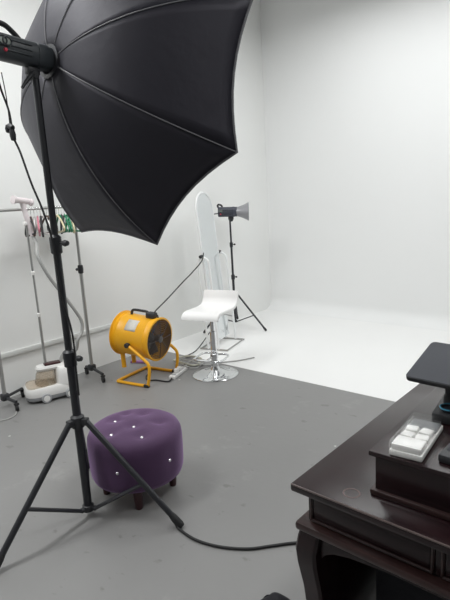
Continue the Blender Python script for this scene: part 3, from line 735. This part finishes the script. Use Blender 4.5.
# ------------------------------------------------------------------ dark wooden desk
DX0, DX1, DY0, DY1 = -.735, .42, 1.077, 2.12
def desk():
    t = thing('writing_desk', 'dark lacquered wooden desk with moulded edge and curved legs', 'desk', ((DX0+DX1)/2, (DY0+DY1)/2, 0))
    cx, cy = (DX0+DX1)/2, (DY0+DY1)/2; sx, sy = DX1-DX0, DY1-DY0
    def slab(z0, z1, ins, bev): return MB().box((cx, cy, (z0+z1)/2), (sx-2*ins, sy-2*ins, z1-z0), bev)
    slab(.728, .752, 0, .006).build('tabletop', M['desk'], t)
    wr = mat('worn_edge_highlight', (0.10, 0.075, 0.07), 0.3, var=0.6, vscale=25)  # pale mottled strip paints the edge's reflected highlight along with its wear
    MB().tube([(DX0+.004, DY0+.001, .7505), (DX1-.004, DY0+.001, .7505)], .0028, 8, 0).build('painted_edge_highlight', wr, t)
    slab(.718, .73, .018, .003).build('under_moulding', M['deskedge'], t)
    slab(.632, .72, .036, .003).build('apron_case', M['desk'], t)
    slab(.606, .632, .006, .009).build('waist_moulding', M['deskedge'], t)
    # recessed drawer fronts
    x = DX0+.036; w = (sx-.072)/3
    for k in range(3):
        a, b = x+w*k+.012, x+w*(k+1)-.012
        fr = MB(); y = DY0+.034
        z0, z1 = .640, .714
        for (p, q) in (((a, z0), (b, z0)), ((b, z0), (b, z1)), ((b, z1), (a, z1)), ((a, z1), (a, z0))):
            fr.tube([(p[0], y, p[1]), (q[0], y, q[1])], .005, 6, 0)
        d = MB().box(((a+b)/2, y+.003, (z0+z1)/2), (b-a-.012, .008, z1-z0-.012), .002).build('drawer_front', M['desk'], t)
        fr.build('beading', M['deskedge'], d)
    # cabriole legs
    for sxn in (-1, 1):
        for syn in (-1, 1):
            px = cx+sxn*(sx/2-.052); py = cy+syn*(sy/2-.052)
            rows = []
            for z, off, hw in ((.608, .004, .032), (.585, .008, .034), (.545, .014, .034), (.50, .012, .033), (.42, .003, .031), (.30, -.004, .029), (.18, -.006, .028), (.09, -.002, .029), (.05, .008, .034), (.02, .010, .034), (0, .006, .031)):
                ox, oy = px+sxn*off, py+syn*off; b = .008
                rows.append([(ox+hw-b, oy-hw, z), (ox+hw, oy-hw+b, z), (ox+hw, oy+hw-b, z), (ox+hw-b, oy+hw, z), (ox-hw+b, oy+hw, z), (ox-hw, oy+hw-b, z), (ox-hw, oy-hw+b, z), (ox-hw+b, oy-hw, z)])
            mb = MB().grid(rows, True); mb.bm.verts.ensure_lookup_table(); mb.bm.faces.new(mb.bm.verts[:8]); mb.bm.faces.new(mb.bm.verts[-8:])
            mb.build('leg', M['desk'], t, angle=35)
    # shaped aprons between legs
    def apron(p, q, nrm):
        p, q = Vector(p), Vector(q); L = (q-p).length; d = (q-p)/L
        out = [(0, .61), (0, .53), (.015, .548), (.04, .562), (.09, .574), (.2, .584), (L-.2, .584), (L-.09, .574), (L-.04, .562), (L-.015, .548), (L, .53), (L, .61)]
        m = Matrix((d, Vector((0, 0, 1)), d.cross(Vector((0, 0, 1))))).transposed().to_4x4(); m.translation = p
        MB().prism(out, .022, m).build('lower_apron', M['desk'], t)
    e = .078
    apron((DX0+e, DY0+.052, 0), (DX1-e, DY0+.052, 0), 1)
    apron((DX0+e, DY1-.03, 0), (DX1-e, DY1-.03, 0), 1)
    apron((DX0+.03, DY0+e, 0), (DX0+.03, DY1-e, 0), 1)
    apron((DX1-.052, DY0+e, 0), (DX1-.052, DY1-e, 0), 1)
    o = MB().lathe([(.019, 0), (.0235, 0), (.0235, .0006), (.019, .0006)], (-.575, 1.135, .7518), seg=32, closed=True).build('ring_stain', M['stain'], t)
    tag(o, 'reddish ring stain')
    for x in (DX0+.046, DX1-.046):
        MB().box((x, cy, .345), (.018, sy-.17, .50), .003).build('side_panel', M['desk'], t)
    k = Matrix.Translation((DX0, DY0, 0)); t.matrix_basis = k @ Matrix.Rotation(math.radians(-1.6), 4, 'Z') @ k.inverted() @ t.matrix_basis
desk()

def chest():
    x0, x1, y0, y1 = -.536, .30, 1.150, 1.78
    cx, cy = (x0+x1)/2, (y0+y1)/2
    t = thing('wooden_chest', 'low dark wooden box standing on the desk under the white case', 'box', (cx, cy, .752))
    MB().box((cx, cy, .8725), (x1-x0, y1-y0, .015), .004).build('lid', M['desk'], t)
    MB().box((cx, cy, .816), (x1-x0-.028, y1-y0-.028, .10), .002).build('body', M['desk'], t)
    MB().box((cx, cy, .7605), (x1-x0-.006, y1-y0-.006, .016), .004).build('base_moulding', M['deskedge'], t)
chest()

# white plastic case with clear lid
def case():
    c = Vector((-.449, 1.262, .8802)); rz = math.radians(4)
    t = thing('plastic_case', 'white plastic case with clear lid and white packs, on the wooden box', 'case', c, rz)
    w, l = .082, .205
    MB().box((0, 0, .008), (w, l, .016), .003).build('tray', M['white'], t, world=False)
    MB().box((0, -l/2+.032, .021), (w-.008, .056, .022), .004).build('front_block', M['white'], t, world=False)
    for k, (x, y) in enumerate(((-.019, -.018), (.019, -.020), (-.019, .020), (.019, .018))):
        MB().box((x, y, .022), (.032, .032, .014), .004, rotm('Z', (-6, 8, 5, -9)[k])).build('white_pack', M['white'], t, world=False)
    tag(MB().box((0, .068, .0175), (w-.008, .062, .005), .001).build('rear_insert', M['smoke'], t, world=False), 'dark grey insert')
    ld = MB()
    ld.box((0, 0, .0365), (w, l, .003), .0012)
    for x in (-1, 1): ld.box((x*(w/2-.001), 0, .025), (.002, l, .022), .0008)
    for y in (-1, 1): ld.box((0, y*(l/2-.001), .025), (w-.004, .002, .022), .0008)
    tag(ld.build('clear_lid', M['clear'], t, world=False), 'clear lid')
case()
t = thing('card_reader', 'flat black device lying on the wooden box beside the white case', 'device', (-.30, 1.235, .8802), math.radians(-3))
MB().box((0, 0, .011), (.14, .10, .022), .005).build('casing', M['blackp'], t, world=False)
MB().box((0, .012, .0225), (.12, .06, .002), .0008).build('glossy_face', M['screen'], t, world=False)

def monitor():
    o = Vector((-.36, 1.555, .8802))
    t = thing('tilted_monitor', 'slate screen lying almost flat on a black stand at the desk', 'monitor', o)
    MB().box((-.345, 1.508, .8945), (.25, .19, .028), .004, rotm('Z', 6)).build('base', M['blackp'], t)
    MB().tube([(-.418, 1.50, .904), (-.425, 1.515, .945), (-.425, 1.505, .985), (-.42, 1.49, 1.008)], [.042, .036, .034, .04], 16, 5, flat=.5).build('neck', M['blackp'], t)
    # screen slab: front left corner known, tilted 17 degrees
    ex = Vector((.9976, -.0698, 0)); ey0 = Vector((.0698, .9976, 0)); tl = math.radians(17); ey = ey0*math.cos(tl)+Vector((0, 0, math.sin(tl))); ez = ex.cross(ey)
    m = Matrix((ex, ey, ez)).transposed().to_4x4(); m.translation = Vector((-.545, 1.413, 1.0))
    def rr(w, h, r, ins=0):
        out = []
        for (x, y, a0) in ((w-r, r, -90), (w-r, h-r, 0), (r, h-r, 90), (r, r, 180)):
            for k in range(6):
                a = math.radians(a0+k*18); q = r-ins; out.append((x+q*math.cos(a), y+q*math.sin(a)))
        return out
    m2 = m @ Matrix.Translation((0, 0, -.016))
    MB().prism(rr(.36, .205, .016), .014, m2, .002).build('housing', M['blackp'], t)
    m3 = m @ Matrix.Translation((0, 0, -.0022))
    MB().prism(rr(.36, .205, .016, .003), .0015, m3).build('screen', M['screen'], t)
    b = m @ Vector((.16, .10, -.015))
    MB().box(b, (.10, .07, .02), .004, Matrix((ex, ey, ez)).transposed()).build('mount_plate', M['blackp'], t)
monitor()
t = thing('small_dish', 'little glossy dark dish with a blue rim on the black monitor base', 'dish', (-.422, 1.442, .9086))
MB().lathe([(0, 0), (.018, 0), (.024, .004), (.027, .010), (.024, .010), (.02, .005), (0, .003)], (0, 0, 0), seg=32).build('bowl', M['screen'], t, world=False)
MB().tube([(.0255*math.cos(a), .0255*math.sin(a), .0105) for a in [2*PI*i/32 for i in range(32)]], .0026, 8, 0, True).build('blue_rim', M['teal'], t, world=False)

# ------------------------------------------------------------------ things on the floor by the desk
tag(MB().tube([(-1.665, 1.455, .03), (-1.632, 1.45, .008), (-1.515, 1.441, .007), (-1.394, 1.471, .007), (-1.283, 1.535, .007), (-1.209, 1.613, .007), (-1.133, 1.693, .007), (-1.0, 1.80, .007), (-.8, 1.92, .007), (-.4, 2.0, .007)], .0065, 8, 8).build('floor_cable', M['rubber']), 'black cable crossing the grey floor from the stand foot to the desk', 'cable')

def bag(name, label, cat, c, r, h, m, seed, lobes):
    rnd = random.Random(seed); n = 40; rows = []
    ph = [rnd.uniform(0, 6.28) for _ in range(6)]
    K = 12
    t = thing(name, label, cat, (c[0], c[1], 0))
    for i in range(K+1):
        q = i/K; row = []
        for j in range(n):
            a = 2*PI*j/n
            s = math.cos(q*PI/2)**.45 if q < 1 else .0
            rad = r*s*(1+.10*math.sin(3*a+ph[0]+2*q)+.06*math.sin(7*a+ph[1]-3*q))
            x, y = rad*math.cos(a), rad*math.sin(a)*.8
            z = h*math.sin(q*PI/2)*(1+.14*math.sin(x*lobes+ph[2])*math.sin(y*lobes*.7+ph[3]))
            row.append((c[0]+x, c[1]+y, max(z, 0)))
        rows.append(row)
    mb = MB().grid(rows, True); mb.bm.verts.ensure_lookup_table(); mb.bm.faces.new(mb.bm.verts[:n])
    mb.build('cloth_body', m, t, angle=80)
    return t
b = bag('cloth_bag', 'lumpy black cloth bag on the floor in front of the desk leg', 'bag', (-.862, 1.165), .118, .20, M['bagblack'], 4, 30)
MB().tube([(-.93, 1.17, .15), (-.92, 1.185, .20), (-.89, 1.19, .212), (-.86, 1.19, .20), (-.84, 1.18, .17)], .011, 8, 5, flat=.5).build('strap', M['bagblack'], b)
t = thing('storage_trunk', 'large black storage trunk standing under the dark desk', 'trunk', (-.18, 1.62, 0))
MB().box((-.16, 1.62, .235), (.86, .62, .47), .015).build('body', M['bagblack'], t)
MB().box((-.16, 1.62, .495), (.88, .64, .05), .015).build('lid', M['bagblack'], t)
for x in (-.45, .09): MB().box((x, 1.302, .45), (.04, .012, .06), .004).build('latch', M['steel'], t)
t = thing('cloth_pouch', 'navy pouch with an orange red tab on the black trunk under the desk', 'pouch', (-.42, 1.40, .5205))
MB().lathe([(0, 0), (.085, 0), (.098, .012), (.096, .028), (.07, .043), (0, .048)], (0, 0, 0), seg=32).xf(Matrix.Diagonal((1.4, .8, 1, 1))).build('cloth_body', M['navy'], t, world=False)
tag(MB().box((-.115, -.045, .022), (.04, .012, .02), .004, rotm('Z', -35)).build('tab', M['orange'], t, world=False), 'orange red tab')
